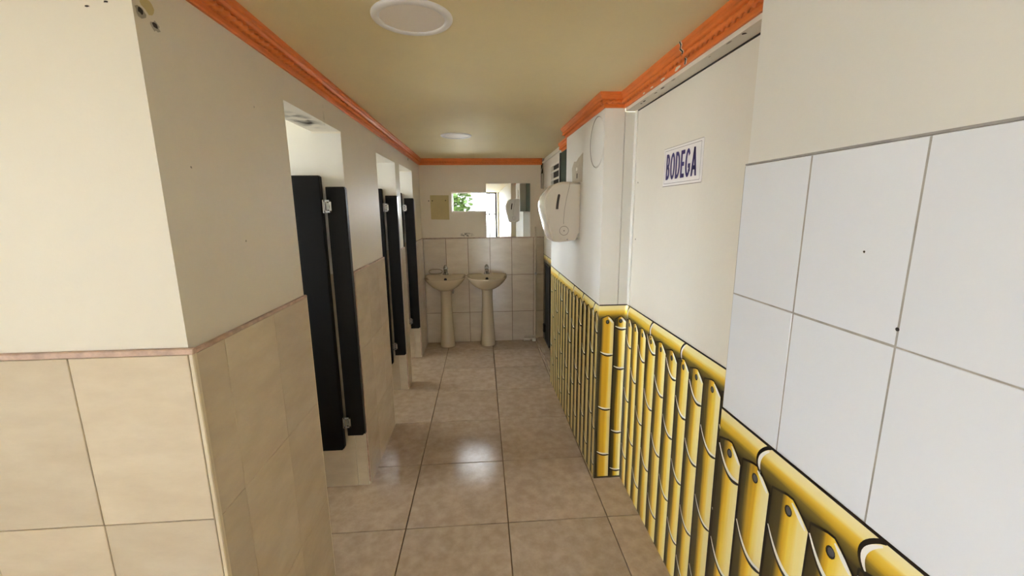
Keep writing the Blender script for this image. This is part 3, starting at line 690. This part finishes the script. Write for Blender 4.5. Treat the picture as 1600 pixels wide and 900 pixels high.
m = MB(); m.tube([(-.073, .004, .0165), (-.073, -.001, .0165)], .005, 10); m.build('release_button', STEEL, dp)
m = MB(); n = 24; m.grid([[(-.2138, .15+q*math.cos(2*math.pi*j/n), .232+q*.8*math.sin(2*math.pi*j/n)) for j in range(n)] for q in (.045, .042)], 0, True, False); m.build('front_emblem_ring', GREYLINE, dp)
m = MB(); m.box((-.008, .01, .02), (.012, DW-.01, .352)); m.build('back_plate', PLASTIC2, dp)

# ------------------------------------------------------------ BODEGA sign
sg = empty('door_sign', (XD-.0022, 1.70, 1.584)); tag(sg, 'white rectangular sign reading BODEGA in navy capitals on the storeroom door', 'sign')
SM = frame((0, 0, 0), (0, -1, 0), (0, 0, 1)); SW, SH = .304, .148
m = MB(); m.box((0, 0, 0), (SW, SH, .0025), 0, .0008); m.build('sign_plate', SIGNW, sg, SM)
m = MB()
def rect_line(x0, y0, x1, y1, t, z):
    for a, b, c, d in ((x0, y0, x1, y0+t), (x0, y1-t, x1, y1), (x0, y0, x0+t, y1), (x1-t, y0, x1, y1)): m.face([(a, b, z), (c, b, z), (c, d, z), (a, d, z)])
rect_line(.010, .011, SW-.012, SH-.009, .0013, .0028); m.build('sign_border', LINE, sg, SM)
m = MB(); m.face([(0, SH-.001, .0027), (SW, SH-.001, .0027), (SW, SH+.0005, .0027), (0, SH+.0005, .0027)]); m.face([(0, 0, .0027), (SW, 0, .0027), (SW, .0025, .0027), (0, .0025, .0027)]); m.build('sign_edge', GREYLINE, sg, SM)
def letter(ch, wd, ht=.099, t=.0118, tv=.0145):
    m = MB(); q = lambda x0, y0, x1, y1: m.face([(x0, y0, .0032), (x1, y0, .0032), (x1, y1, .0032), (x0, y1, .0032)])
    def arc(cx, cy, rx, ry, a0, a1, n=20):
        P = [[(cx+(rx-k*t)*math.cos(math.radians(a0+(a1-a0)*i/n)), cy+(ry-k*tv)*math.sin(math.radians(a0+(a1-a0)*i/n)), .0032) for i in range(n+1)] for k in (0, 1)]
        m.grid(P, 0, False, False)
    if ch == 'B':
        q(0, 0, t, ht); h = .5*ht
        for y0, y1, k in ((0, h+.006, 1), (h-.006, ht, .94)):
            q(t, y0, wd*.45, y0+tv); q(t, y1-tv, wd*.45, y1); arc(wd*.45, (y0+y1)/2, wd*.55*k, (y1-y0)/2, -90, 90)
    if ch == 'O': arc(wd/2, ht/2, wd/2, ht/2+.001, 0, 360, 36)
    if ch == 'D': q(0, 0, t, ht); q(t, 0, wd*.4, tv); q(t, ht-tv, wd*.4, ht); arc(wd*.4, ht/2, wd*.6, ht/2, -90, 90)
    if ch == 'E': q(0, 0, t, ht); q(t, 0, wd, tv); q(t, ht-tv, wd, ht); q(t, ht/2-tv/2, wd*.9, ht/2+tv/2)
    if ch == 'G': arc(wd/2, ht/2, wd/2, ht/2+.001, 38, 322, 30); q(wd-t, .018, wd, ht*.47); q(wd*.55, ht*.47-tv, wd-t, ht*.47)
    if ch == 'A':
        m.face([(0, 0, .0032), (t, 0, .0032), (wd/2+t*.5, ht, .0032), (wd/2-t*.5, ht, .0032)]); m.face([(wd-t, 0, .0032), (wd, 0, .0032), (wd/2+t*.5, ht, .0032), (wd/2-t*.5, ht, .0032)])
        q(wd*.24, ht*.22, wd*.76, ht*.22+tv)
    return m
xcur = .026
for ch, wch in zip('BODEGA', (.036, .044, .041, .035, .043, .046)):
    letter(ch, wch-.005).build('sign_letter', NAVY, sg, SM @ Matrix.Translation((xcur, .026, 0)))
    xcur += wch+.0005

# ------------------------------------------------------------ ceiling lamps
for (x, y), lb in (((-.182, 1.302), 'round white recessed ceiling lamp nearest the camera, large in view'), ((-.172, 3.195), 'round white recessed ceiling lamp far along the corridor near the wash basins')):
    L_ = empty('ceiling_lamp', (x, y, ZC)); tag(L_, lb, 'ceiling lamp', 'round recessed ceiling lamps')
    m = MB(); m.lathe([(.113, 0), (.113, -.003), (.110, -.007), (.101, -.0095), (.092, -.0085), (.090, -.005), (.090, 0)], (0, 0, 0), 56); m.build('rim', LEDW, L_)
    m = MB(); m.lathe([(.091, -.004), (.06, -.0055), (0, -.006)], (0, 0, 0), 56); m.build('diffuser', LEDD, L_)

# ------------------------------------------------------------ outside: yard, tree behind the window, entrance gate
m = MB(); m.box((-30, -30, -.3), (30, -4.3, -.03)); m.box((-30, 4.95, -.3), (30, 40, -.03)); m.box((-30, -4.3, -.3), (-2.9, 4.95, -.03)); m.box((1.1, -4.3, -.3), (30, 4.95, -.03))
struct(m.build('ground_yard', CONCRETE), 'pale concrete yard outside')
def tree(x, y, h, r, label, seed, nl=14000):
    t = empty('leafy_tree', (x, y, -.03)); tag(t, label, 'tree'); rn = random.Random(seed)
    m = MB(); m.tube([(0, 0, 0), (.05, .03, h*.4), (-.03, 0, h*.7), (0, 0, h*.9)], [.13, .10, .07, .03], 10)
    for k in range(7):
        a = k*.9; z = h*(.4+.07*k); m.tube([(0, 0, z), (r*.4*math.cos(a), r*.4*math.sin(a), z+.25), (r*.75*math.cos(a), r*.75*math.sin(a), z+.35)], [.04, .025, .01], 7)
    m.build('trunk', BARK, t)
    m = MB()
    for k in range(nl):
        while True:
            p = Vector((rn.uniform(-1, 1), rn.uniform(-1, 1), rn.uniform(-1, 1)))
            if abs(p.x)**4+abs(p.y)**4+abs(p.z)**4 < 1: break
        q = Vector((p.x*r, p.y*r, h*.62+p.z*h*.42)); a = rn.uniform(0, 6.28); s_ = rn.uniform(.08, .15)
        d = Vector((math.cos(a), math.sin(a), rn.uniform(-.7, .3))).normalized(); e = d.cross(Vector((rn.uniform(-1, 1), rn.uniform(-1, 1), 1))).normalized()*s_*.4
        m.face([q, q+d*s_*.5+e, q+d*s_, q+d*s_*.5-e], 0)
    f = m.build('foliage', LEAF, t); f['kind'] = 'stuff'
tree(-1.53, 7.6, 3.1, 1.33, 'bright green leafy tree outside the small end window', 3)
eg = empty('entrance_gate', (.0, -4.24, 0)); tag(eg, 'dark metal entrance gate frame behind the camera seen in the mirror', 'gate')
m = MB(); m.box((.475, -.03, 0), (.535, .03, ZC)); m.build('gate_post', IRON, eg)
m = MB(); m.box((.06, -.02, ZC-.05), (.475, .02, ZC)); m.build('top_rail', IRON, eg)
m = MB(); m.box((.06, -.012, 1.33), (.475, .012, 1.37)); m.build('middle_rail', IRON, eg)
for x in (.275, .06):
    m = MB(); m.box((x, -.012, .02), (x+.034, .012, ZC-.05)); m.build('upright', IRON, eg)
m = MB(); m.box((.55, -7.2, -.03), (5, -7.0, 2.6)); struct(m.build('wall_yard', YARDW), 'cream garden wall across the yard')
